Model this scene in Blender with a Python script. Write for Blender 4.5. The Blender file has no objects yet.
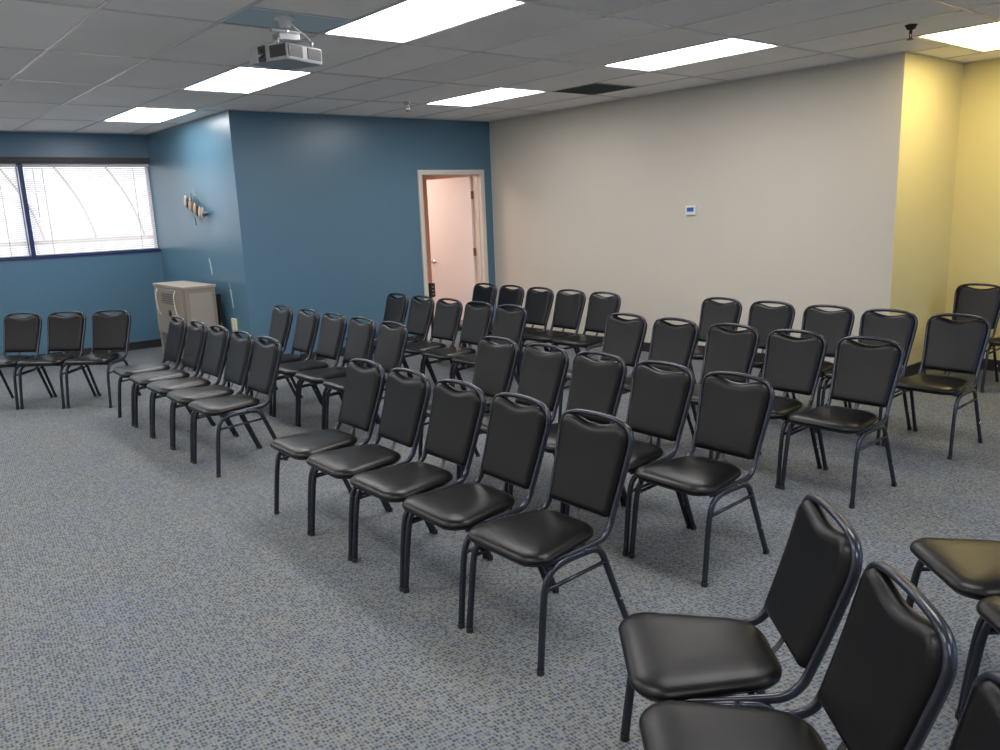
import bpy, bmesh, math, random
from mathutils import Vector, Matrix
random.seed(7)
S = bpy.context.scene
C = S.collection
R = math.radians
PI = math.pi

# ------------------------------------------------------------------ camera
cam_d = bpy.data.cameras.new('camera'); cam = bpy.data.objects.new('camera', cam_d); C.objects.link(cam)
cam_d.sensor_width = 36; cam_d.sensor_fit = 'HORIZONTAL'; cam_d.lens = 801.09 * 36 / 1000
cam_d.clip_start = .02; cam_d.clip_end = 200
_r, _u, _f = (.76487, -.64296, -.03957), (.16189, .1324, .97789), (.6235, .75437, -.20536)
cam.matrix_world = Matrix(((_r[0], _u[0], -_f[0], 0), (_r[1], _u[1], -_f[1], 0), (_r[2], _u[2], -_f[2], 1.60), (0, 0, 0, 1)))
S.camera = cam

# ------------------------------------------------------------------ light and exposure
S.view_settings.view_transform = 'Standard'; S.view_settings.look = 'None'
S.view_settings.gamma = 1; S.view_settings.use_curve_mapping = False
S.view_settings.exposure = 0.0
W = bpy.data.worlds.new('sky'); S.world = W; W.use_nodes = True
bg = W.node_tree.nodes['Background']; bg.inputs[0].default_value = (.92, .95, 1.0, 1); bg.inputs[1].default_value = 4.2
LAMP = 15.0            # radiance of the ceiling troffers

# ------------------------------------------------------------------ room dimensions (metres)
H = 2.654
XR, YB, XS, YW, YY, X2 = 6.69, 8.11, 3.33, 10.744, 3.00, 7.81
XL, YN = -3.2, -3.0
T = .12

# ------------------------------------------------------------------ materials
def mat(name, col, rough=.5, metal=0, spec=.5, emis=None, es=0, bump=0, bscale=200, trans=0, coat=0):
    m = bpy.data.materials.new(name); m.use_nodes = True
    nt = m.node_tree; b = nt.nodes['Principled BSDF']
    b.inputs['Base Color'].default_value = (*col, 1); b.inputs['Roughness'].default_value = rough
    b.inputs['Metallic'].default_value = metal; b.inputs['Specular IOR Level'].default_value = spec
    if coat: b.inputs['Coat Weight'].default_value = coat
    if emis: b.inputs['Emission Color'].default_value = (*emis, 1); b.inputs['Emission Strength'].default_value = es
    if bump:
        tc = nt.nodes.new('ShaderNodeTexCoord'); n = nt.nodes.new('ShaderNodeTexNoise'); n.inputs['Scale'].default_value = bscale
        n.inputs['Detail'].default_value = 3
        bp = nt.nodes.new('ShaderNodeBump'); bp.inputs['Strength'].default_value = bump; bp.inputs['Distance'].default_value = .002
        nt.links.new(tc.outputs['Object'], n.inputs['Vector']); nt.links.new(n.outputs['Fac'], bp.inputs['Height'])
        nt.links.new(bp.outputs['Normal'], b.inputs['Normal'])
    return m

def paint(name, col, rough=.55, var=.04, spec=.35):
    m = mat(name, col, rough, spec=spec); nt = m.node_tree; b = nt.nodes['Principled BSDF']
    tc = nt.nodes.new('ShaderNodeTexCoord')
    n = nt.nodes.new('ShaderNodeTexNoise'); n.inputs['Scale'].default_value = .9; n.inputs['Detail'].default_value = 4
    mr = nt.nodes.new('ShaderNodeMapRange'); mr.inputs['To Min'].default_value = 1 - var; mr.inputs['To Max'].default_value = 1 + var
    mx = nt.nodes.new('ShaderNodeVectorMath'); mx.operation = 'SCALE'; mx.inputs[0].default_value = col
    n2 = nt.nodes.new('ShaderNodeTexNoise'); n2.inputs['Scale'].default_value = 90; n2.inputs['Detail'].default_value = 3
    bp = nt.nodes.new('ShaderNodeBump'); bp.inputs['Strength'].default_value = .12; bp.inputs['Distance'].default_value = .003
    L = nt.links.new
    L(tc.outputs['Object'], n.inputs['Vector']); L(tc.outputs['Object'], n2.inputs['Vector'])
    L(n.outputs['Fac'], mr.inputs['Value']); L(mr.outputs[0], mx.inputs['Scale']); L(mx.outputs[0], b.inputs['Base Color'])
    L(n2.outputs['Fac'], bp.inputs['Height']); L(bp.outputs['Normal'], b.inputs['Normal'])
    return m

def carpet():
    m = bpy.data.materials.new('loop_pile_carpet'); m.use_nodes = True; nt = m.node_tree; b = nt.nodes['Principled BSDF']
    L = nt.links.new; N = nt.nodes.new
    b.inputs['Roughness'].default_value = .95; b.inputs['Specular IOR Level'].default_value = .15
    tc = N('ShaderNodeTexCoord')
    mp = N('ShaderNodeMapping'); mp.inputs['Rotation'].default_value = (0, 0, R(8)); mp.inputs['Scale'].default_value = (1, .72, 1)
    L(tc.outputs['Object'], mp.inputs['Vector'])
    v = N('ShaderNodeTexVoronoi'); v.inputs['Scale'].default_value = 84; v.inputs['Randomness'].default_value = .5
    L(mp.outputs[0], v.inputs['Vector'])
    cr = N('ShaderNodeValToRGB'); e = cr.color_ramp.elements
    e[0].position = .12; e[0].color = (.030, .034, .044, 1); e[1].position = .95; e[1].color = (.200, .214, .215, 1)
    a = cr.color_ramp.elements.new(.42); a.color = (.094, .101, .114, 1)
    a = cr.color_ramp.elements.new(.66); a.color = (.144, .156, .161, 1)
    ms = N('ShaderNodeMath'); ms.operation = 'MULTIPLY'; ms.inputs[1].default_value = 1.45
    L(v.outputs['Distance'], ms.inputs[0]); L(ms.outputs[0], cr.inputs['Fac'])
    # each tuft has its own yarn colour: slate, blue, beige
    sx = N('ShaderNodeSeparateColor'); L(v.outputs['Color'], sx.inputs[0])
    c2 = N('ShaderNodeValToRGB'); c2.color_ramp.interpolation = 'CONSTANT'; e = c2.color_ramp.elements
    e[0].position = 0; e[0].color = (.92, .97, 1.06, 1); e[1].position = .35; e[1].color = (1.0, 1.0, 1.0, 1)
    a = c2.color_ramp.elements.new(.62); a.color = (1.06, 1.03, .96, 1)
    a = c2.color_ramp.elements.new(.84); a.color = (.86, .88, .92, 1)
    L(sx.outputs[0], c2.inputs['Fac'])
    mu = N('ShaderNodeMix'); mu.data_type = 'RGBA'; mu.blend_type = 'MULTIPLY'; mu.inputs[0].default_value = 1
    L(cr.outputs[0], mu.inputs[6]); L(c2.outputs[0], mu.inputs[7])
    # slow drift between bluish and greyish yarn
    n = N('ShaderNodeTexNoise'); n.inputs['Scale'].default_value = 2.2; n.inputs['Detail'].default_value = 5
    L(tc.outputs['Object'], n.inputs['Vector'])
    c3 = N('ShaderNodeValToRGB'); e = c3.color_ramp.elements
    e[0].position = .3; e[0].color = (.95, .97, 1.04, 1); e[1].position = .7; e[1].color = (1.05, 1.02, .97, 1)
    L(n.outputs['Fac'], c3.inputs['Fac'])
    m2 = N('ShaderNodeMix'); m2.data_type = 'RGBA'; m2.blend_type = 'MULTIPLY'; m2.inputs[0].default_value = 1
    L(mu.outputs[2], m2.inputs[6]); L(c3.outputs[0], m2.inputs[7]); L(m2.outputs[2], b.inputs['Base Color'])
    bp = N('ShaderNodeBump'); bp.inputs['Strength'].default_value = .7; bp.inputs['Distance'].default_value = .004
    L(v.outputs['Distance'], bp.inputs['Height']); L(bp.outputs['Normal'], b.inputs['Normal'])
    return m

def tile_mat():
    m = mat('mineral_fibre_tile', (.90, .87, .84), .9, spec=.1); nt = m.node_tree; b = nt.nodes['Principled BSDF']
    L = nt.links.new; N = nt.nodes.new
    tc = N('ShaderNodeTexCoord')
    # each tile a touch different: brick cells of 0.61 x 1.22 m
    br = N('ShaderNodeTexWhiteNoise'); br.noise_dimensions = '2D'
    mp = N('ShaderNodeVectorMath'); mp.operation = 'SUBTRACT'; mp.inputs[1].default_value = (2.485, 4.575, 0)
    sc = N('ShaderNodeVectorMath'); sc.operation = 'DIVIDE'; sc.inputs[1].default_value = (.61, 1.22, 1)
    fl = N('ShaderNodeVectorMath'); fl.operation = 'FLOOR'
    L(tc.outputs['Object'], mp.inputs[0]); L(mp.outputs[0], sc.inputs[0]); L(sc.outputs[0], fl.inputs[0]); L(fl.outputs[0], br.inputs['Vector'])
    mr = N('ShaderNodeMapRange'); mr.inputs['To Min'].default_value = .93; mr.inputs['To Max'].default_value = 1.05
    L(br.outputs['Value'], mr.inputs['Value'])
    n = N('ShaderNodeTexNoise'); n.inputs['Scale'].default_value = 1.6; n.inputs['Detail'].default_value = 6; L(tc.outputs['Object'], n.inputs['Vector'])
    m3 = N('ShaderNodeMapRange'); m3.inputs['To Min'].default_value = .9; m3.inputs['To Max'].default_value = 1.08; L(n.outputs['Fac'], m3.inputs['Value'])
    mm = N('ShaderNodeMath'); mm.operation = 'MULTIPLY'; L(mr.outputs[0], mm.inputs[0]); L(m3.outputs[0], mm.inputs[1])
    cs = N('ShaderNodeVectorMath'); cs.operation = 'SCALE'; cs.inputs[0].default_value = (.90, .87, .84); L(mm.outputs[0], cs.inputs['Scale'])
    L(cs.outputs[0], b.inputs['Base Color'])
    f = N('ShaderNodeTexNoise'); f.inputs['Scale'].default_value = 160; f.inputs['Detail'].default_value = 4; L(tc.outputs['Object'], f.inputs['Vector'])
    bp = N('ShaderNodeBump'); bp.inputs['Strength'].default_value = .4; bp.inputs['Distance'].default_value = .003
    L(f.outputs['Fac'], bp.inputs['Height']); L(bp.outputs['Normal'], b.inputs['Normal'])
    return m

def glass_mat(tint=(.94, .97, .98)):
    m = bpy.data.materials.new('window_glass'); m.use_nodes = True; nt = m.node_tree; nt.nodes.clear()
    o = nt.nodes.new('ShaderNodeOutputMaterial'); t = nt.nodes.new('ShaderNodeBsdfTransparent'); g = nt.nodes.new('ShaderNodeBsdfGlossy')
    g.inputs['Roughness'].default_value = .02; t.inputs[0].default_value = (*tint, 1)
    x = nt.nodes.new('ShaderNodeMixShader'); x.inputs[0].default_value = .06
    nt.links.new(t.outputs[0], x.inputs[1]); nt.links.new(g.outputs[0], x.inputs[2]); nt.links.new(x.outputs[0], o.inputs[0])
    return m

def slat_mat():
    m = bpy.data.materials.new('white_vinyl_slat'); m.use_nodes = True; nt = m.node_tree; nt.nodes.clear()
    o = nt.nodes.new('ShaderNodeOutputMaterial'); d = nt.nodes.new('ShaderNodeBsdfDiffuse'); t = nt.nodes.new('ShaderNodeBsdfTranslucent')
    d.inputs[0].default_value = (.80, .75, .74, 1); t.inputs[0].default_value = (.9, .84, .82, 1)
    x = nt.nodes.new('ShaderNodeMixShader'); x.inputs[0].default_value = .2
    nt.links.new(d.outputs[0], x.inputs[1]); nt.links.new(t.outputs[0], x.inputs[2]); nt.links.new(x.outputs[0], o.inputs[0])
    return m

M = dict(
    carpet=carpet(), tile=tile_mat(), glass=glass_mat(), slat=slat_mat(),
    blue=paint('blue_wall_paint', (.080, .168, .240), .31, spec=.6), beige=paint('beige_wall_paint', (.555, .515, .445), .6),
    yellow=paint('yellow_wall_paint', (.70, .62, .32), .5), peach=paint('peach_wall_paint', (.80, .56, .46), .6),
    plain=paint('off_white_wall_paint', (.74, .74, .72), .6),
    tee=mat('white_ceiling_tee', (.58, .56, .54), .28, spec=.6), darkmetal=mat('dark_bronze_trim', (.05, .035, .033), .5),
    base=mat('black_vinyl_base', (.022, .021, .022), .45),
    vinyl=mat('black_vinyl_upholstery', (.0045, .0045, .005), .29, spec=.27, bump=.25, bscale=420),
    tube=mat('dark_hammered_metal', (.030, .034, .048), .24, metal=.45, spec=.6, bump=.15, bscale=300),
    rubber=mat('black_rubber', (.012, .012, .012), .7), chrome=mat('polished_steel', (.75, .75, .76), .15, metal=1),
    lens=mat('lit_troffer_diffuser', (.9, .9, .9), .5, emis=(1, .97, .95), es=LAMP),
    frame=mat('almond_door_frame', (.66, .60, .52), .45), door=mat('white_door_leaf', (.80, .72, .68), .45),
    brass=mat('antique_brass', (.35, .26, .14), .3, metal=.9), nickel=mat('satin_nickel', (.55, .54, .52), .28, metal=1),
    navy=mat('dark_blue_window_frame', (.012, .018, .10), .35), whitep=mat('white_plastic', (.72, .72, .71), .4),
    cream=mat('cream_plastic', (.72, .66, .45), .4), silver=mat('silver_grey_plastic', (.30, .31, .33), .35),
    grille=mat('dark_louvred_plastic', (.045, .047, .052), .5), black=mat('black_plastic', (.012, .012, .013), .4),
    galv=mat('galvanised_metal', (.55, .55, .54), .35, metal=.8), plate=mat('blue_grey_painted_panel', (.55, .63, .64), .2),
    steel=mat('beige_cabinet_metal', (.25, .215, .175), .5, bump=.1, bscale=60), steel2=mat('pale_beige_cabinet_metal', (.33, .285, .24), .5),
    dark=mat('dark_return_grille', (.085, .088, .078), .7), screen=mat('blue_lcd', (.01, .03, .12), .2, emis=(.02, .08, .35), es=.6),
    wood=mat('brown_wood', (.20, .10, .05), .45), shell=mat('cream_enamel', (.50, .45, .38), .4), teal=mat('weathered_teal_metal', (.10, .16, .18), .4, metal=.5),
    concrete=mat('pale_concrete', (.62, .61, .59), .9), scuff=mat('white_scuff_mark', (.5, .58, .62), .7), awn=mat('grey_awning_rib', (.22, .21, .21), .6), lslat=mat('dark_grey_plastic', (.06, .06, .07), .4),
)

# ------------------------------------------------------------------ mesh helpers
def obj(name, bm, m, parent=None, smooth=False, loc=(0, 0, 0)):
    me = bpy.data.meshes.new(name); bmesh.ops.recalc_face_normals(bm, faces=bm.faces); bm.to_mesh(me); bm.free()
    for x in (m if isinstance(m, (list, tuple)) else [m]): me.materials.append(x)
    if smooth:
        for p in me.polygons: p.use_smooth = True
    o = bpy.data.objects.new(name, me); C.objects.link(o); o.location = loc
    if parent: o.parent = parent
    return o

def box(bm, x0, x1, y0, y1, z0, z1, bev=0, mi=0, M4=None):
    r = bmesh.ops.create_cube(bm, size=1)
    vs = r['verts']
    for v in vs: v.co = Vector(((x0 + x1) / 2 + v.co.x * (x1 - x0), (y0 + y1) / 2 + v.co.y * (y1 - y0), (z0 + z1) / 2 + v.co.z * (z1 - z0)))
    fs = set(f for v in vs for f in v.link_faces)
    for f in fs: f.material_index = mi
    if bev:
        es = list(set(e for v in vs for e in v.link_edges))
        r = bmesh.ops.bevel(bm, geom=es, offset=bev, segments=2, affect='EDGES', profile=.6)
        vs = list(set(v for f in r['faces'] for v in f.verts) | set(v for v in vs if v.is_valid))
        for f in r['faces']: f.material_index = mi
    if M4 is not None:
        for v in vs: v.co = M4 @ v.co
    return bm

def boxes(*bs, bev=0):
    bm = bmesh.new()
    for b in bs: box(bm, *b, bev=bev)
    return bm

def crom(P, n=6, closed=False):
    P = [Vector(p) for p in P]; out = []
    for i in range(len(P) - 1):
        p0 = P[max(i - 1, 0)]; p1 = P[i]; p2 = P[i + 1]; p3 = P[min(i + 2, len(P) - 1)]
        for k in range(n):
            t = k / n
            out.append(.5 * ((2 * p1) + (p2 - p0) * t + (2 * p0 - 5 * p1 + 4 * p2 - p3) * t * t + (3 * p1 - p0 - 3 * p2 + p3) * t ** 3))
    out.append(P[-1]); return out

def tube(bm, P, r, seg=8, cap=True, flat=1.0):
    P = [Vector(p) for p in P]; rings = []
    d0 = (P[1] - P[0]).normalized(); up = Vector((0, 1, 0)) if abs(d0.y) < .9 else Vector((0, 0, 1))
    n = (up - d0 * up.dot(d0)).normalized()
    for i, p in enumerate(P):
        d = (P[min(i + 1, len(P) - 1)] - P[max(i - 1, 0)]).normalized()
        n = (n - d * n.dot(d)).normalized(); b = d.cross(n)
        rr = r(i / (len(P) - 1)) if callable(r) else r
        rings.append([bm.verts.new(p + n * math.cos(a) * rr + b * math.sin(a) * rr * flat) for a in [2 * PI * k / seg for k in range(seg)]])
    for a, b in zip(rings, rings[1:]):
        for k in range(seg): bm.faces.new((a[k], a[(k + 1) % seg], b[(k + 1) % seg], b[k]))
    if cap: bm.faces.new(rings[0][::-1]); bm.faces.new(rings[-1])
    return bm

def cyl(bm, p, q, r, seg=16): return tube(bm, [p, q], r, seg)

def lathe(bm, prof, seg=20, o=(0, 0, 0)):
    rings = [[bm.verts.new((o[0] + r * math.cos(2 * PI * k / seg), o[1] + r * math.sin(2 * PI * k / seg), o[2] + z)) for k in range(seg)] for r, z in prof]
    for a, b in zip(rings, rings[1:]):
        for k in range(seg): bm.faces.new((a[k], a[(k + 1) % seg], b[(k + 1) % seg], b[k]))
    bm.faces.new(rings[0][::-1]); bm.faces.new(rings[-1]); return bm

def thing(name, label, cat, loc=(0, 0, 0), rz=0, group=None):
    o = bpy.data.objects.new(name, None); C.objects.link(o); o.location = loc; o.rotation_euler = (0, 0, rz)
    o.empty_display_size = .1; o['label'] = label; o['category'] = cat
    if group: o['group'] = group
    return o
def tag(o, label, cat, group=None):
    o['label'] = label; o['category'] = cat
    if group: o['group'] = group
    return o
def struct(name, bm, m, parent=None, **k):
    o = obj(name, bm, m, parent, **k)
    if parent is None: o['kind'] = 'structure'
    return o
def dup(root, label, loc, rz=0, group=None):
    r = root.copy(); C.objects.link(r); r.location = loc; r.rotation_euler = (0, 0, rz); r['label'] = label
    if group: r['group'] = group
    for ch in list(root.children):
        c = ch.copy(); C.objects.link(c); c.parent = r
        for g in ch.children:
            d = g.copy(); C.objects.link(d); d.parent = c
    return r

# ------------------------------------------------------------------ room shell
struct('floor', boxes((XL - T, X2 + T, YN - T, YW + T, -.15, 0)), M['carpet'])
# ceiling tiles: a slab with holes cut where the troffers, the projector plate and the return grille sit
GX, GY = 2.485, 4.575
TROF = [(GX, GY + 3.66), (GX, GY + 1.22), (GX, GY - 1.22), (GX, GY - 3.66), (GX, GY - 6.1),
        (GX + 2.44, GY + 1.22), (GX + 2.44, GY - 1.22), (GX + 2.44, GY - 6.1),
        (GX - 2.44, GY + 3.66), (GX - 2.44, GY + 1.22), (GX - 2.44, GY - 1.22), (GX - 2.44, GY - 3.66), (GX - 2.44, GY - 6.1),
        (GX - 4.88, GY + 3.66), (GX - 4.88, GY + 1.22), (GX - 4.88, GY - 1.22), (GX - 4.88, GY - 3.66)]
cells = [(x, x + .61, y, y + 1.22) for x, y in TROF]
ROT = (6.115, 7.335, 2.083, 2.693)
cells.append(ROT)
VENT = (GX + 5 * .61, GX + 6 * .61, 5.19, 5.80); PLATE = (GX - .61, GX, GY - .40, GY)
holes = cells + [VENT, PLATE]
xs = sorted({XL - T, X2 + T} | {h[0] for h in holes} | {h[1] for h in holes}); ys = sorted({YN - T, YW + T} | {h[2] for h in holes} | {h[3] for h in holes})
bm = bmesh.new()
for a, b in zip(xs, xs[1:]):
    run = None
    for c, d in zip(ys, ys[1:]):
        cx, cy = (a + b) / 2, (c + d) / 2
        if any(h[0] < cx < h[1] and h[2] < cy < h[3] for h in holes):
            if run: box(bm, a, b, run[0], run[1], H, H + .03); run = None
        else: run = (run[0], d) if run else (c, d)
    if run: box(bm, a, b, run[0], run[1], H, H + .03)
ceil = struct('ceiling', bm, M['tile'])
# tee grid, one mesh under the ceiling: mains every 0.61 m along y, cross tees every 1.22 m
bm = bmesh.new()
k = 0; x = GX - 9 * .61
while x < X2:
    y0 = YN if x < X2 else YY; y1 = YW if x < XS else (YB if x < XR else YY)
    if ROT[0] < x < ROT[1]:
        box(bm, x - .012, x + .012, YN, ROT[2], H - .004, H + .02); box(bm, x - .012, x + .012, ROT[3], y1, H - .004, H + .02)
    else: box(bm, x - .012, x + .012, YN, y1, H - .004, H + .02)
    x += .61
y = GY - 6 * 1.22
while y < YW:
    if y > YN: box(bm, XL, XS if y > YB else (XR if y > YY else X2), y - .012, y + .012, H - .0045, H + .0195)
    y += 1.22
for h in (VENT, PLATE): 
    for yy in (h[2], h[3]): box(bm, h[0], h[1], yy - .012, yy + .012, H - .0043, H + .0193)
box(bm, ROT[0] - .012, ROT[0] + .012, ROT[2], ROT[3], H - .0043, H + .0193); box(bm, ROT[0], ROT[1], ROT[3] - .012, ROT[3] + .012, H - .0043, H + .0193)
obj('tee_grid', bm, M['tee'], ceil)
# wall angle round the perimeter
wa = [(XS, XR, YB - .022, YB), (XR - .022, XR, YY, YB), (XR, X2, YY - .022, YY), (X2 - .022, X2, YN, YY), (XS - .022, XS, YB, YW), (XL, XS, YW - .022, YW)]
obj('wall_angle', boxes(*[(*w, H - .005, H + .01) for w in wa]), M['tee'], ceil)

# blue back wall with the door opening
DX0, DX1, DZ = 5.60, 6.515, 2.02
struct('wall_back', boxes((XS, DX0, YB, YB + T, 0, H + .05), (DX1, XR + T, YB, YB + T, 0, H + .05), (DX0, DX1, YB, YB + T, DZ, H + .05)), M['blue'])
sw = struct('wall_side', boxes((XS, XS + T, YB + T, YW + T, 0, H + .05)), M['blue'])
struct('wall_right', boxes((XR, XR + T, YY + .003, YB, 0, H + .05)), M['beige'])
struct('wall_return', boxes((XR, X2 + T, YY, YY + .003, 0, H + .05), (XR + T, X2 + T, YY + .003, YY + T, 0, H + .05)), M['yellow'])
struct('wall_yellow', boxes((X2, X2 + T, YN - T, YY, 0, H + .05)), M['yellow'])
# window wall
WZ0, WZ1 = 1.232, 2.315
bm = boxes((XL - T, XS, YW, YW + .15, 0, WZ0), (XL - T, XS, YW, YW + .15, WZ1, H + .05), (XL - T, -2.35, YW, YW + .15, WZ0, WZ1))
struct('wall_window', bm, M['blue'])
# left wall with a window band, wall behind the camera with a glazed entrance
struct('wall_left', boxes((XL - T, XL, YN, YW, 0, H + .05)), M['plain'])
struct('wall_near', boxes((XL - T, 3.2, YN - T, YN, 0, H + .05), (6.4, X2 + T, YN - T, YN, 0, H + .05), (3.2, 6.4, YN - T, YN, 2.25, H + .05)), M['plain'])

# baseboards
bh, bt = .10, .012
struct('baseboard_back', boxes((XS, DX0 - .06, YB - bt, YB, 0, bh), (DX1 + .06, XR, YB - bt, YB, 0, bh)), M['base'])
struct('baseboard_right', boxes((XR - bt, XR, YY, YB, 0, bh)), M['base'])
struct('baseboard_return', boxes((XR, X2, YY - bt, YY, 0, bh)), M['base'])
struct('baseboard_yellow', boxes((X2 - bt, X2, YN, YY, 0, bh)), M['base'])
struct('baseboard_side', boxes((XS - bt, XS, YB, YW, 0, bh)), M['base'])
struct('baseboard_window', boxes((XL, XS, YW - bt, YW, 0, bh)), M['base'])

# windows of the far wall
mul = [-2.35, -.935, .48, 1.895, 3.33]
for i in range(4):
    a, b = mul[i], mul[i + 1]
    f = bmesh.new(); y0, y1 = YW + .09, YW + .13
    for q in ((a, a + .03, WZ0, WZ1), (b - .03, b, WZ0, WZ1), (a, b, WZ0, WZ0 + .03), (a, b, WZ1 - .03, WZ1)): box(f, q[0], q[1], y0, y1, q[2], q[3])
    w = struct('window_%d' % (i + 1), f, M['navy'])
    obj('pane', boxes((a + .03, b - .03, YW + .105, YW + .111, WZ0 + .03, WZ1 - .03)), M['glass'], w)
bm = bmesh.new()
for x in mul[1:-1]: box(bm, x - .024, x + .024, YW - .012, YW + .13, WZ0, WZ1)
struct('trim_1', bm, M['navy'])                                  # mullions
struct('trim_2', boxes((-2.35, XS, YW - .018, YW + .09, WZ0 - .016, WZ0 + .006)), M['navy'])   # sill strip
struct('trim_3', boxes((-2.35, XS, YW - .03, YW, WZ1 - .01, WZ1 + .055)), M['darkmetal'])      # head trim
# other windows
bm = bmesh.new()
for x in (3.2, 4.27, 5.33, 6.4): box(bm, max(x - .03, 3.2), min(x + .03, 6.4), YN - .09, YN - .05, 0, 2.25)
box(bm, 3.2, 6.4, YN - .09, YN - .05, 0, .08); box(bm, 3.2, 6.4, YN - .09, YN - .05, 2.2, 2.25)
M['tinted'] = glass_mat((.50, .70, 1.0)); w = struct('window_5', bm, M['navy']); obj('pane', boxes((3.2, 6.4, YN - .073, YN - .067, .07, 2.21)), M['tinted'], w)

# outside: pavement, and the awning over the far windows
struct('ground', boxes((-40, 40, -40, 40, -.3, -.16)), M['concrete'])
aw = thing('window_awning', 'dark arched awning ribs outside beyond the white blinds', 'awning', (0, YW + .6, 0))
bm = bmesh.new(); box(bm, -3, 4, -.02, .02, 1.375, 1.41)
obj('lower_rail', bm, M['awn'], aw)
for j in range(8):
    o = -4 * .595 + .595 * (j - 1)
    P = [(2.15 + o, 0, 2.62), (2.38 + o, 0, 2.28), (2.57 + o, 0, 1.95), (2.68 + o, 0, 1.67), (2.745 + o, 0, 1.40)]
    P = [(x + .595 * 2, y, z) for x, y, z in P]
    obj('rib', tube(bmesh.new(), crom(P, 5), .014, 6), M['awn'], aw, True)

# venetian blinds, one per window
def blind(a, b, label):
    t = thing('venetian_blind', label, 'blind', ((a + b) / 2, YW + .05, WZ1 - .01), 0, 'white venetian blinds along the far wall')
    w = (b - a) / 2
    obj('headrail', boxes((-w, w, -.02, .02, -.045, -.001), bev=.004), M['whitep'], t)
    bm = bmesh.new(); z = -.06; zb = WZ0 - WZ1 + .05; th = R(46)
    while z > zb:
        p = [(-.0145, .0), (-.005, .0012), (.005, .0012), (.0145, 0)]
        q = [(y * math.cos(th) - c * math.sin(th), y * math.sin(th) + c * math.cos(th)) for y, c in p]
        vs = [[bm.verts.new((s * (w - .006), y, z + c)) for y, c in q] for s in (-1, 1)]
        for k in range(3): bm.faces.new((vs[0][k], vs[0][k + 1], vs[1][k + 1], vs[1][k]))
        z -= .0235
    obj('slats', bm, M['slat'], t)
    obj('bottom_rail', boxes((-w + .004, w - .004, -.012, .012, zb - .02, zb - .004), bev=.003), M['whitep'], t)
    for s in (-.72, .72): obj('ladder_tape', boxes((s * w - .004, s * w + .004, -.019, -.0175, zb - .01, -.04)), M['whitep'], t)
    obj('tilt_wand', cyl(bmesh.new(), (-w + .10, -.024, -.05), (-w + .10, -.024, -.62), .004, 8), M['whitep'], t, True)
BL = ['white venetian blind of the window at the far left of the wall', 'white venetian blind two windows left of the corner mullion',
      'white venetian blind left of the dark blue mullion', 'white venetian blind right of the dark blue mullion, reaching the corner']
for i in range(4): blind(mul[i] + .03, mul[i + 1] - (.03 if i < 3 else .006), BL[i])

# ------------------------------------------------------------------ small room beyond the door
struct('wall_far_room', boxes((4.4, 4.5, YB + T, 11.4, 0, H), (8.0, 8.1, YB + T, 11.4, 0, H), (4.4, 8.1, 11.4, 11.5, 0, H), (XR + T, 8.0, YB, YB + T, 0, H)), M['peach'])
struct('floor_far_room', boxes((4.4, 8.1, YB + T + .06, 11.5, -.15, -.002)), M['carpet'])
struct('ceiling_far_room', boxes((4.4, 8.1, YB + T, 11.5, 2.5, 2.55)), M['tile'])
M['lens2'] = mat('warm_lit_diffuser', (.9, .9, .9), .5, emis=(1, .80, .70), es=22)
fl = thing('troffer_light', 'ceiling light of the small peach room beyond the open door', 'ceiling light', (5.4, 9.6, 2.498))
obj('housing', boxes((-.32, .32, -.63, .63, -.03, 0)), M['tee'], fl); obj('diffuser', boxes((-.29, .29, -.6, .6, -.036, -.0301)), M['lens2'], fl)

# door frame and leaf
fr = bmesh.new()
for a, b, z0, z1 in ((DX0 - .045, DX0, 0, DZ + .045), (DX1, DX1 + .045, 0, DZ + .045), (DX0, DX1, DZ, DZ + .045)):
    box(fr, a, b, YB - .02, YB, z0, z1); box(fr, a, b, YB + T, YB + T + .02, z0, z1)
for a, b, z0, z1 in ((DX0 - .001, DX0 + .010, 0, DZ), (DX1 - .010, DX1 + .001, 0, DZ), (DX0, DX1, DZ - .010, DZ + .001)):
    box(fr, a, b, YB - .018, YB + T + .018, z0, z1)
for a, b, z0, z1 in ((DX0 + .010, DX0 + .020, 0, DZ - .010), (DX1 - .020, DX1 - .010, 0, DZ - .010), (DX0, DX1, DZ - .02, DZ - .010)):
    box(fr, a, b, YB + .045, YB + .075, z0, z1)
struct('trim_4', fr, M['frame'])
dr = obj('door_1', boxes((-.86, 0, -.02, .02, .012, DZ - .03), bev=.003), M['door'], loc=(DX1 - .022, YB + T + .045, 0)); dr['kind'] = 'structure'
dr.rotation_euler = (0, 0, -R(85))
bm = bmesh.new()
for s in (-1, 1):
    lathe_y = s * .02
    cyl(bm, (-.80, lathe_y, .90), (-.80, s * .028, .90), .032); cyl(bm, (-.80, s * .028, .90), (-.80, s * .06, .90), .011)
    tube(bm, crom([(-.80, s * .06, .90), (-.77, s * .062, .90), (-.69, s * .058, .895)], 4), .009)
obj('handle', bm, M['nickel'], dr, True)
for z in (.25, 1.04, 1.76):
    bm = bmesh.new(); box(bm, -.002, .004, -.02, .045, z - .05, z + .05); cyl(bm, (.004, .024, z - .05), (.004, .024, z + .05), .008, 10)
    obj('hinge', bm, M['brass'], dr)

# slim black stand seen in the doorway
bs = thing('equipment_stand', 'slim black stand with a box head standing just inside the open doorway', 'stand', (5.995, 8.6, 0))
obj('base', lathe(bmesh.new(), [(.14, 0), (.14, .015), (.03, .03)]), M['black'], bs)
obj('pole', cyl(bmesh.new(), (0, 0, .02), (0, 0, .50), .018), M['black'], bs, True)
obj('head', boxes((-.04, .04, -.05, .05, .485, .665), bev=.010), M['black'], bs)
obj('knob', boxes((-.010, .010, -.056, -.0495, .52, .532), (-.010, .010, -.056, -.0495, .565, .577), (-.010, .010, -.056, -.0495, .61, .622)), M['chrome'], bs)

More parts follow.
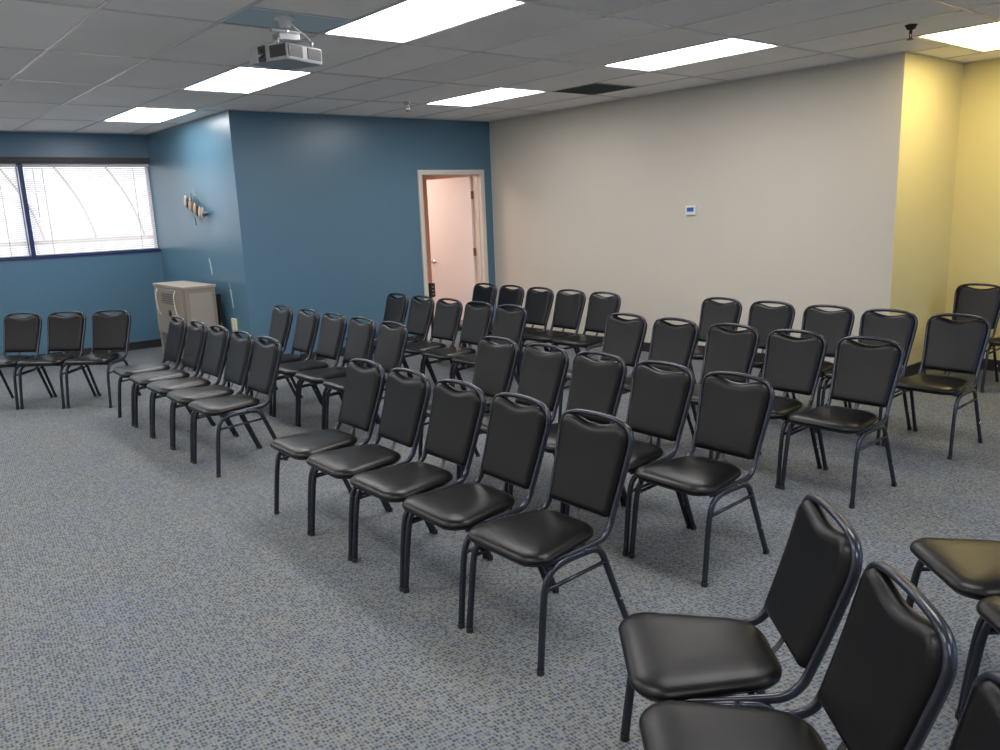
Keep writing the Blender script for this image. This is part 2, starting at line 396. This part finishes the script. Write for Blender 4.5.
# ------------------------------------------------------------------ ceiling fittings
tro = None
M['lens_warm'] = mat('warm_lit_troffer_diffuser', (.9, .9, .9), .5, emis=(1, .82, .44), es=LAMP * .9)
def troffer(cell, label, m='lens'):
    x0, x1, y0, y1 = cell
    t = thing('troffer_light', label, 'ceiling light', ((x0 + x1) / 2, (y0 + y1) / 2, H), 0, 'recessed fluorescent troffers in the tiled ceiling')
    w, l = (x1 - x0) / 2, (y1 - y0) / 2
    bm = bmesh.new(); i = .027
    for q in ((-w + .012, w - .012, -l + .012, -l + i), (-w + .012, w - .012, l - i, l - .012), (-w + .012, -w + i, -l + i, l - i), (w - i, w - .012, -l + i, l - i)):
        box(bm, q[0], q[1], q[2], q[3], -.002, .012)
    box(bm, -w + .005, w - .005, -l + .005, l - .005, .03, .12)
    obj('housing', bm, M['tee'], t)
    obj('diffuser', boxes((-w + i, w - i, -l + i, l - i, .004, .012)), M[m], t)
TL = {0: 'lit ceiling panel nearest the window wall, above the blue side wall', 1: 'lit ceiling panel directly behind the hanging projector',
      2: 'largest lit ceiling panel, right of the projector at the top edge', 5: 'lit ceiling panel nearest the dark return grille above the doorway',
      6: 'long lit ceiling panel above the middle of the beige wall', 17: 'lit ceiling panel turned crosswise beside the yellow wall'}
names_off = ['second', 'third', 'fourth', 'fifth', 'sixth', 'seventh', 'eighth']
for i, c in enumerate(cells):
    col = round((c[0] - GX) / 2.44); row = round((c[2] - GY + 1.22) / 2.44)
    lab = TL.get(i) or 'lit ceiling panel outside the picture, %s from the window wall in the %s column' % (['first', 'second', 'third', 'fourth', 'fifth'][2 - row], {-2: 'far left', -1: 'left', 0: 'projector', 1: 'beige wall'}[col])
    troffer(c, lab, 'lens_warm' if c is ROT else 'lens')

# return air grille
vx0, vx1, vy0, vy1 = VENT
vt = thing('return_grille', 'dark square return air grille in the ceiling near the beige wall', 'vent', ((vx0 + vx1) / 2, (vy0 + vy1) / 2, H))
obj('frame', boxes((-.293, .293, -.293, -.265, -.004, .012), (-.293, .293, .265, .293, -.004, .012), (-.293, -.265, -.265, .265, -.004, .012), (.265, .293, -.265, .265, -.004, .012)), M['dark'], vt)
bm = bmesh.new()
for k in range(17):
    y = -.25 + k * .031; box(bm, -.265, .265, y - .001, y + .001, -.004, .02)
for k in range(9):
    x = -.24 + k * .06; box(bm, x - .001, x + .001, -.265, .265, -.003, .02)
box(bm, -.28, .28, -.28, .28, .05, .06)
obj('louvres', bm, M['dark'], vt)

# projector plate, mount and projector
px0, px1, py0, py1 = PLATE
pl = tag(obj('ceiling_plate', boxes((px0 + .012, px1 - .012, py0 + .012, py1 - .012, H - .002, H + .008)), M['plate']),
         'blue grey metal panel in the ceiling carrying the projector mount', 'panel')
PCX, PCY = 2.14, 4.31
mt = thing('projector_mount', 'white and steel projector mount between ceiling panel and projector', 'mount', (PCX, PCY, H - .002))
obj('ceiling_flange', lathe(bmesh.new(), [(.020, -.05), (.03, -.042), (.036, -.012), (.055, -.006), (.055, 0)], 20), M['whitep'], mt, True)
obj('column', lathe(bmesh.new(), [(.019, -.10), (.019, -.03)], 16), M['chrome'], mt, True)
bm = bmesh.new(); box(bm, -.06, .06, -.045, .045, -.118, -.082, bev=.004); box(bm, -.085, .085, -.012, .012, -.074, -.062)
cyl(bm, (-.06, 0, -.105), (.06, 0, -.105), .012, 10)
obj('tilt_joint', bm, M['galv'], mt)
for s in (-1, 1):
    for q in (-1, 1):
        bm = bmesh.new(); tube(bm, crom([(s * .02, q * .02, -.112), (s * .06, q * .05, -.118), (s * .095, q * .09, -.128), (s * .10, q * .095, -.148)], 4), .006, 6)
        cyl(bm, (s * .10, q * .095, -.128), (s * .10, q * .095, -.1555), .009, 8)
        obj('arm', bm, M['galv'], mt, True)
pj = thing('projector', 'grey box projector hanging upside down from the ceiling mount', 'projector', (2.118, 4.285, H - .2505), R(20))
w, l, h = .138, .138, .086
prof = bmesh.new(); box(prof, -w, w, -l, l, 0, h, bev=.012)
obj('case', prof, M['silver'], pj)
# side with two louvred grilles (faces the room)
def louvre(bm, x0, x1, y, z0, z1, n, axis='x'):
    for k in range(n):
        z = z0 + (z1 - z0) * (k + .5) / n; hh = (z1 - z0) / n * .28
        if axis == 'x': box(bm, x0, x1, y - .004, y + .001, z - hh, z + hh)
        else: box(bm, y - .004, y + .001, x0, x1, z - hh, z + hh)
for a, b in ((-.125, -.02), (.02, .125)):
    bm = bmesh.new(); box(bm, a, b, -l - .001, -l + .002, .018, .078)
    g = obj('side_grille', bm, M['grille'], pj)
    bm = bmesh.new(); louvre(bm, a, b, -l - .001, .02, .076, 7); obj('slats', bm, M['lslat'], g)
bm = bmesh.new(); box(bm, -w - .001, -w + .002, -.135, -.02, .018, .078); g = obj('front_grille', bm, M['grille'], pj)
bm = bmesh.new(); louvre(bm, -.135, -.02, -w - .001, .02, .076, 6, 'y'); obj('slats', bm, M['black'], g)
obj('lens_bay', boxes((-w - .006, -w + .01, .015, .065, .004, .084), bev=.003), M['black'], pj)
bm = bmesh.new(); cyl(bm, (-w - .0085, .040, .044), (-w - .005, .040, .044), .022, 24); obj('lens', bm, mat('coated_lens_glass', (.01, .01, .03), .05, spec=1), pj, True)

obj('cable', tube(bmesh.new(), crom([(.12, -.06, .09), (.125, -.07, .125), (.10, -.06, .16), (.05, -.03, .20), (.03, -.01, .2465)], 5), .004, 6), M['whitep'], pj, True)

# sprinkler heads
def sprinkler(x, y, m, label):
    t = thing('sprinkler_head', label, 'sprinkler', (x, y, H), 0)
    obj('escutcheon', lathe(bmesh.new(), [(.012, -.032), (.026, -.026), (.036, -.006), (.040, 0)], 20), m, t, True)
    bm = bmesh.new(); cyl(bm, (0, 0, -.055), (0, 0, -.03), .010, 12); tube(bm, crom([(-.008, 0, -.05), (-.018, 0, -.066), (-.004, 0, -.084)], 4), .0035, 6); tube(bm, crom([(.008, 0, -.05), (.018, 0, -.066), (.004, 0, -.084)], 4), .0035, 6)
    obj('frame_arms', bm, m, t, True)
    obj('deflector', lathe(bmesh.new(), [(.006, -.094), (.022, -.092), (.022, -.088), (.006, -.082)], 16), M['black'], t)
sprinkler(4.68, 6.93, M['chrome'], 'chrome sprinkler head below the ceiling beside the lit panel over the blue wall')
sprinkler(5.68, 2.52, M['black'], 'black sprinkler head below the ceiling at the beige and yellow corner')

# ------------------------------------------------------------------ wall fittings
th = thing('thermostat', 'small white thermostat with a dark blue screen on the beige wall', 'thermostat', (XR, 5.0, 1.49))
obj('case', boxes((-.025, -.0005, -.06, .06, -.045, .045), bev=.006), M['whitep'], th)
obj('screen', boxes((-.027, -.0245, -.040, .040, -.012, .028)), M['screen'], th)
ou = thing('wall_outlet', 'cream outlet plate low on the blue side wall', 'outlet', (XS, 8.52, .46))
obj('plate', boxes((-.022, -.0005, -.055, .055, -.085, .065), bev=.004), M['cream'], ou)
obj('socket', boxes((-.024, -.021, -.018, .018, .01, .04), (-.024, -.021, -.018, .018, -.05, -.02)), M['whitep'], ou)
def scuff(pts, w):
    bm = bmesh.new()
    for (y0, z0), (y1, z1) in zip(pts, pts[1:]):
        vs = [bm.verts.new((XS - .0012, y, z)) for y, z in ((y0 - w, z0), (y0 + w, z0), (y1 + w * .7, z1), (y1 - w * .7, z1))]; bm.faces.new(vs)
    obj('scuff_mark', bm, M['scuff'], sw)
scuff([(9.08, 1.16), (9.05, 1.08), (9.04, .98)], .018); scuff([(8.58, .92), (8.565, .86)], .006); scuff([(8.55, .84), (8.53, .72), (8.52, .64)], .016)

# metal wall sculpture
art = thing('wall_sculpture', 'small metal sculpture of shells and rods on the blue side wall', 'wall art', (XS - .035, 9.25, 1.74))
def rod(a, b, m=None, r=.012): 
    return obj('rod', tube(bmesh.new(), [a, b], lambda t: r * (1 - .5 * t), 8), m or M['teal'], art, True)
rod((0, .15, -.05), (-.01, .13, .26)); rod((0, -.07, -.08), (-.005, -.04, .24)); rod((0, .12, -.05), (0, .06, -.26)); rod((.015, .38, .10), (.01, -.42, -.12), M['darkmetal'], .010)
for k, (y, z, c) in enumerate([(.36, .08, 'shell'), (.27, .055, 'darkmetal'), (.19, .03, 'shell'), (.10, -.005, 'wood'), (.02, -.03, 'shell'), (-.07, -.06, 'darkmetal'), (-.16, -.085, 'shell'), (-.26, -.10, 'shell')]):
    bm = bmesh.new(); bmesh.ops.create_uvsphere(bm, u_segments=14, v_segments=8, radius=1)
    for v in bm.verts:
        sq = 1 - .35 * v.co.z; v.co = Vector((v.co.x * .020 - .012, v.co.y * .024 * sq, v.co.z * .085)); v.co = Matrix.Rotation(R(14), 3, 'X') @ v.co + Vector((0, y, z))
    obj('shell_leaf', bm, M[c], art, True)
bm = bmesh.new(); tube(bm, [(0, -.30, -.11), (-.01, -.46, -.10)], lambda t: .035 * (1 - .85 * t), 10); obj('tip', bm, M['teal'], art, True)
obj('bracket', boxes((.01, .0345, -.02, .02, -.06, -.02)), M['darkmetal'], art)

art.scale = (.85, .80, .80); art.location.y = 9.21
# ------------------------------------------------------------------ beige cabinet in the corner
cb = thing('metal_cabinet', 'beige metal cabinet on open legs standing in the blue corner', 'cabinet', (3.015, 9.09, 0))
cw, cd = .165, .49
bm = bmesh.new(); box(bm, -cw, cw, -cd, cd, .34, .875, bev=.006); obj('body', bm, M['steel'], cb)
bm = bmesh.new(); box(bm, -cw - .012, cw + .012, -cd - .012, cd + .012, .8755, .905, bev=.006); obj('top', bm, M['steel2'], cb)
bm = bmesh.new(); box(bm, -cw + .04, cw - .04, -cd - .008, -cd - .0005, .38, .83, bev=.004); obj('end_panel', bm, M['steel2'], cb)
d = obj('door', boxes((-cw - .016, -cw - .0005, -cd + .02, cd - .02, .36, .86), bev=.004), M['steel'], cb)
bm = bmesh.new()
for k in range(5): box(bm, -cw - .021, -cw - .014, -cd + .28, cd - .28, .70 + k * .025, .71 + k * .025)
obj('louvres', bm, M['darkmetal'], d)
bm = bmesh.new(); cyl(bm, (-cw - .03, -.02, .60), (-cw - .015, -.02, .60), .035, 16); obj('knob', bm, M['black'], d, True)
for y in (-.26, .34):
    obj('handle', tube(bmesh.new(), crom([(-cw - .018, y, .85), (-cw - .045, y - .01, .78), (-cw - .045, y - .05, .62), (-cw - .018, y - .06, .56)], 5), .006, 8), M['shell'], d, True)
for sx in (-1, 1):
    for sy in (-1, 1):
        lg = obj('leg', boxes((sx * (cw - .02) - .02, sx * (cw - .02) + .02, sy * (cd - .03) - .03, sy * (cd - .03) + .03, .045, .345), bev=.003), M['steel'], cb)
        bm = bmesh.new(); x, y = sx * (cw - .02), sy * (cd - .03); cyl(bm, (x - .012, y, .024), (x + .012, y, .024), .0235, 16); box(bm, x - .016, x + .016, y - .012, y + .012, .03, .05)
        obj('caster', bm, M['black'], lg, True)
obj('shelf', boxes((-cw + .01, cw - .01, -cd + .02, cd - .02, .10, .115)), M['steel'], cb)
bd = thing('folded_easel', 'thin black folded board leaning between beige cabinet and blue side wall', 'board', (3.255, 8.56, 0))
bm = bmesh.new(); Mx = Matrix.Rotation(R(2.5), 4, 'Y'); box(bm, -.012, .012, .22, .46, 0.002, .78, bev=.002, M4=Mx); obj('board', bm, M['black'], bd)
bm = bmesh.new(); box(bm, -.010, .010, .205, .2195, .30, .47, M4=Mx); obj('edge_clip', bm, M['brass'], bd)

# ------------------------------------------------------------------ banquet chair (faces -x, origin on the floor under the seat centre)
O = -.25
def make_chair():
    t = thing('banquet_chair', '', 'chair')
    # seat cushion: stacked outlines of a rounded trapezoid
    def outline(inset, n=10):
        x0, x1 = -.016 + inset, .372 - inset; hw0, hw1 = .205 - inset, .166 - inset
        pts = []
        for cx, cy, a0, rr, hw in ((x0, hw0, 90, .08, hw0), (x0, -hw0, 180, .08, hw0), (x1, -hw1, 270, .10, hw1), (x1, hw1, 0, .10, hw1)):
            rr = max(rr - inset, .02); sx = 1 if cx == x0 else -1; sy = -1 if cy > 0 else 1
            c = Vector((cx + sx * rr, cy + sy * rr))
            for k in range(n + 1):
                a = R(a0 + 90 * k / n); pts.append((c.x + rr * math.cos(a), c.y + rr * math.sin(a)))
        # bowed front edge
        return [(x - .010 * (1 - (y / .21) ** 2) if x < .1 else x, y) for x, y in pts]
    bm = bmesh.new(); rings = []
    for inset, z in ((.018, .397), (.004, .398), (-.001, .403), (-.002, .409), (.001, .416), (.009, .4235), (.022, .4295), (.045, .4345), (.08, .438), (.13, .4395)):
        rings.append([bm.verts.new((x + O, y, z)) for x, y in outline(inset)])
    for a, b in zip(rings, rings[1:]):
        n = len(a)
        for k in range(n): bm.faces.new((a[k], a[(k + 1) % n], b[(k + 1) % n], b[k]))
    bm.faces.new(rings[0]); bm.faces.new(rings[-1][::-1])
    seat = obj('seat', bm, M['vinyl'], t, True)
    bm = bmesh.new(); a = [bm.verts.new((x + O, y, .390)) for x, y in outline(.010)]; b = [bm.verts.new((x + O, y, .3975)) for x, y in outline(.006)]
    n = len(a)
    for k in range(n): bm.faces.new((a[k], a[(k + 1) % n], b[(k + 1) % n], b[k]))
    bm.faces.new(a); bm.faces.new(b[::-1]); obj('seat_pan', bm, M['black'], seat)
    # side profile of the back tube: u (rearward) against z
    prof = [(.385, .405), (.410, .44), (.428, .49), (.456, .57), (.482, .65), (.502, .72), (.511, .76), (.514, .81)]
    def ub(z):
        for (u0, z0), (u1, z1) in zip(prof, prof[1:]):
            if z <= z1: return u0 + (u1 - u0) * (z - z0) / (z1 - z0)
        return prof[-1][0]
    side = [(.06, .182, .386), (.20, .182, .386), (.29, .180, .387), (.352, .176, .392), (.394, .169, .418), (.420, .167, .47), (.453, .172, .56), (.480, .179, .645), (.498, .183, .705)]
    top = [(.506, .180, .745), (.511, .158, .777), (.513, .118, .792), (.514, .06, .799), (.514, 0, .801)]
    L = side + top
    P = [(u + O, y, z) for u, y, z in L] + [(u + O, -y, z) for u, y, z in L[-2::-1]]
    obj('back_frame', tube(bmesh.new(), crom(P, 4), .0105, 8, flat=1.35), M['tube'], t, True)
    # back cushion
    bm = bmesh.new(); nx, nz = 20, 16; fr, bk = [], []
    for i in range(nx + 1):
        s = -1 + 2 * i / nx; F, B = [], []
        dip = .0125 * (1 + math.cos(s * PI / .80)) if abs(s) < .80 else 0
        cap = .789 - .006 * abs(s) - dip - (.036 * ((abs(s) - .76) / .24) ** 2 if abs(s) > .76 else 0)
        low = .448 + (.006 * ((abs(s) - .90) / .10) ** 2 if abs(s) > .90 else 0)
        for j in range(nz + 1):
            q = j / nz; q = .5 - .5 * math.cos(q * PI); z = low + (cap - low) * q
            hw = .160 + .017 * max(0, min(1, (z - .45) / .25))
            y = s * hw; e = min(1, (1 - abs(s)) / .13); g = min(1, min(q * (cap - low), (1 - q) * (cap - low)) / .022)
            puff = math.sqrt(max(0, 1 - (1 - e) ** 2)) * math.sqrt(max(0, 1 - (1 - g) ** 2))
            F.append(bm.verts.new((ub(z) - .004 - .027 * puff + O, y, z))); B.append(bm.verts.new((ub(z) + .002 + .008 * puff + O, y, z)))
        fr.append(F); bk.append(B)
    for i in range(nx):
        for j in range(nz):
            bm.faces.new((fr[i][j], fr[i + 1][j], fr[i + 1][j + 1], fr[i][j + 1])); bm.faces.new((bk[i][j], bk[i][j + 1], bk[i + 1][j + 1], bk[i + 1][j]))
    for j in range(nz):
        bm.faces.new((fr[0][j], fr[0][j + 1], bk[0][j + 1], bk[0][j])); bm.faces.new((fr[nx][j], bk[nx][j], bk[nx][j + 1], fr[nx][j + 1]))
    for i in range(nx):
        bm.faces.new((fr[i][0], bk[i][0], bk[i + 1][0], fr[i + 1][0])); bm.faces.new((fr[i][nz], fr[i + 1][nz], bk[i + 1][nz], bk[i][nz]))
    obj('backrest', bm, M['vinyl'], t, True)
    # strap from the backrest down to the seat
    bm = bmesh.new(); tube(bm, crom([(.420 + O, 0, .50), (.406 + O, 0, .46), (.384 + O, 0, .42), (.35 + O, 0, .394)], 4), .013, 8, flat=.3); obj('back_strap', bm, M['black'], t)
    for s in (-1, 1):
        def leg(pts, foot, name='leg'):
            o = obj(name, tube(bmesh.new(), crom([(u + O, s * (y - .004), z) for u, y, z in pts], 4), .0108, 8, flat=1.3), M['tube'], t, True)
            bm = bmesh.new(); u, y = foot; cyl(bm, (u + O, s * (y - .005), 0), (u + O, s * (y - .005), .02), .0140, 10); obj('foot_cap', bm, M['rubber'], o)
            return o
        leg([(0, .205, .008), (.012, .203, .12), (.026, .201, .24), (.040, .200, .315), (.062, .199, .352), (.10, .1985, .372), (.16, .198, .379), (.235, .198, .379)], (0, .205))
        r = leg([(.235, .198, .379), (.290, .198, .374), (.322, .199, .350), (.345, .200, .30), (.385, .202, .20), (.425, .204, .10), (.462, .206, .008)], (.462, .206))
        bm = bmesh.new(); cyl(bm, (.408 + O, s * .206, .145), (.408 + O, s * .213, .145), .006, 8); obj('bumper_stud', bm, M['chrome'], r)
        obj('stretcher', tube(bmesh.new(), [(.034 + O, s * .200, .302), (.340 + O, s * .200, .314)], .0075, 8), M['tube'], t, True)
    bm = bmesh.new(); tube(bm, [(.10 + O, -.19, .376), (.10 + O, .19, .376)], .009, 8); tube(bm, [(.28 + O, -.19, .376), (.28 + O, .19, .376)], .009, 8)
    obj('cross_bar', bm, M['tube'], t, True)
    return t

RH, LH = 'right-hand seating block', 'left-hand seating block'
chairs = []
pos = ['at the centre aisle', 'second from the centre aisle', 'in the middle', 'fourth from the centre aisle']
rowR = [(2.18, [3.815, 3.395, 2.965, 2.535, 2.09], 'front row'), (3.125, [3.81, 3.38, 2.95, 2.52, 2.09], 'second row'),
        (4.38, [3.86, 3.42, 2.96, 2.515, 2.08], 'third row'), (5.52, [3.84, 3.38, 2.92, 2.49, 2.05], 'back row')]
for hx, ysl, rn in rowR:
    for k, y in enumerate(ysl):
        p = pos[k] if k < 4 else 'at the near right end'
        chairs.append((hx - .25, y - .012, random.uniform(-.02, .02), 'black vinyl chair %s of the %s, %s' % (p, rn, RH), 'chairs of the %s, %s' % (rn, RH)))
rowL = [(2.19, [5.085, 5.52, 5.96, 6.40, 6.86], 'front row'), (3.11, [4.98, 5.42, 5.86, 6.32, 6.82], 'second row'),
        (4.26, [4.98, 5.41, 5.84, 6.27, 6.70], 'third row'), (5.36, [4.96, 5.39, 5.82, 6.25, 6.68], 'back row')]
for hx, ysl, rn in rowL:
    for k, y in enumerate(ysl):
        p = pos[k] if k < 4 else 'at the far left end'
        chairs.append((hx - .25, y, random.uniform(-.02, .02), 'black vinyl chair %s of the %s, %s' % (p, rn, LH), 'chairs of the %s, %s' % (rn, LH)))
for x, y, l in ((1.78, 7.83, 'black chair right of the two others in front of the window wall'), (1.47, 8.14, 'black chair between two others in front of the window wall'),
                (1.16, 8.44, 'black chair at the left picture edge in front of the window wall')):
    chairs.append((x, y, R(43.5), l, 'angled chairs before the window wall'))
for x, y, l in ((1.683, 1.132, 'black chair with its whole backrest and seat nearest the bottom right, beyond its neighbour'),
                (1.398, .815, 'black chair cut by the bottom edge of the picture, nearest full backrest'),
                (1.12, .482, 'black chair of which only a backrest corner shows at the bottom right corner')):
    chairs.append((x, y, -R(42), l, 'angled chairs at the bottom right'))
for x, y, l in ((2.775, .793, 'black chair with only its seat showing at the right picture edge'), (2.49, .482, 'black chair with a seat sliver and one leg at the right picture edge'),):
    chairs.append((x, y, -R(42), l, 'angled chairs of the second row at the right edge'))
chairs.append((7.15, 2.58, 0, 'black chair in front of the yellow wall, farthest to the right', 'chairs by the yellow wall'))
chairs.append((7.15, 2.13, 0, 'black chair by the yellow wall, only its seat edge at the right picture edge', 'chairs by the yellow wall'))
proto = make_chair()
for i, (x, y, rz, lab, grp) in enumerate(chairs):
    if i == 0:
        proto.location = (x, y, 0); proto.rotation_euler = (0, 0, rz); proto['label'] = lab; proto['group'] = grp
    else: dup(proto, lab, (x, y, 0), rz, grp)
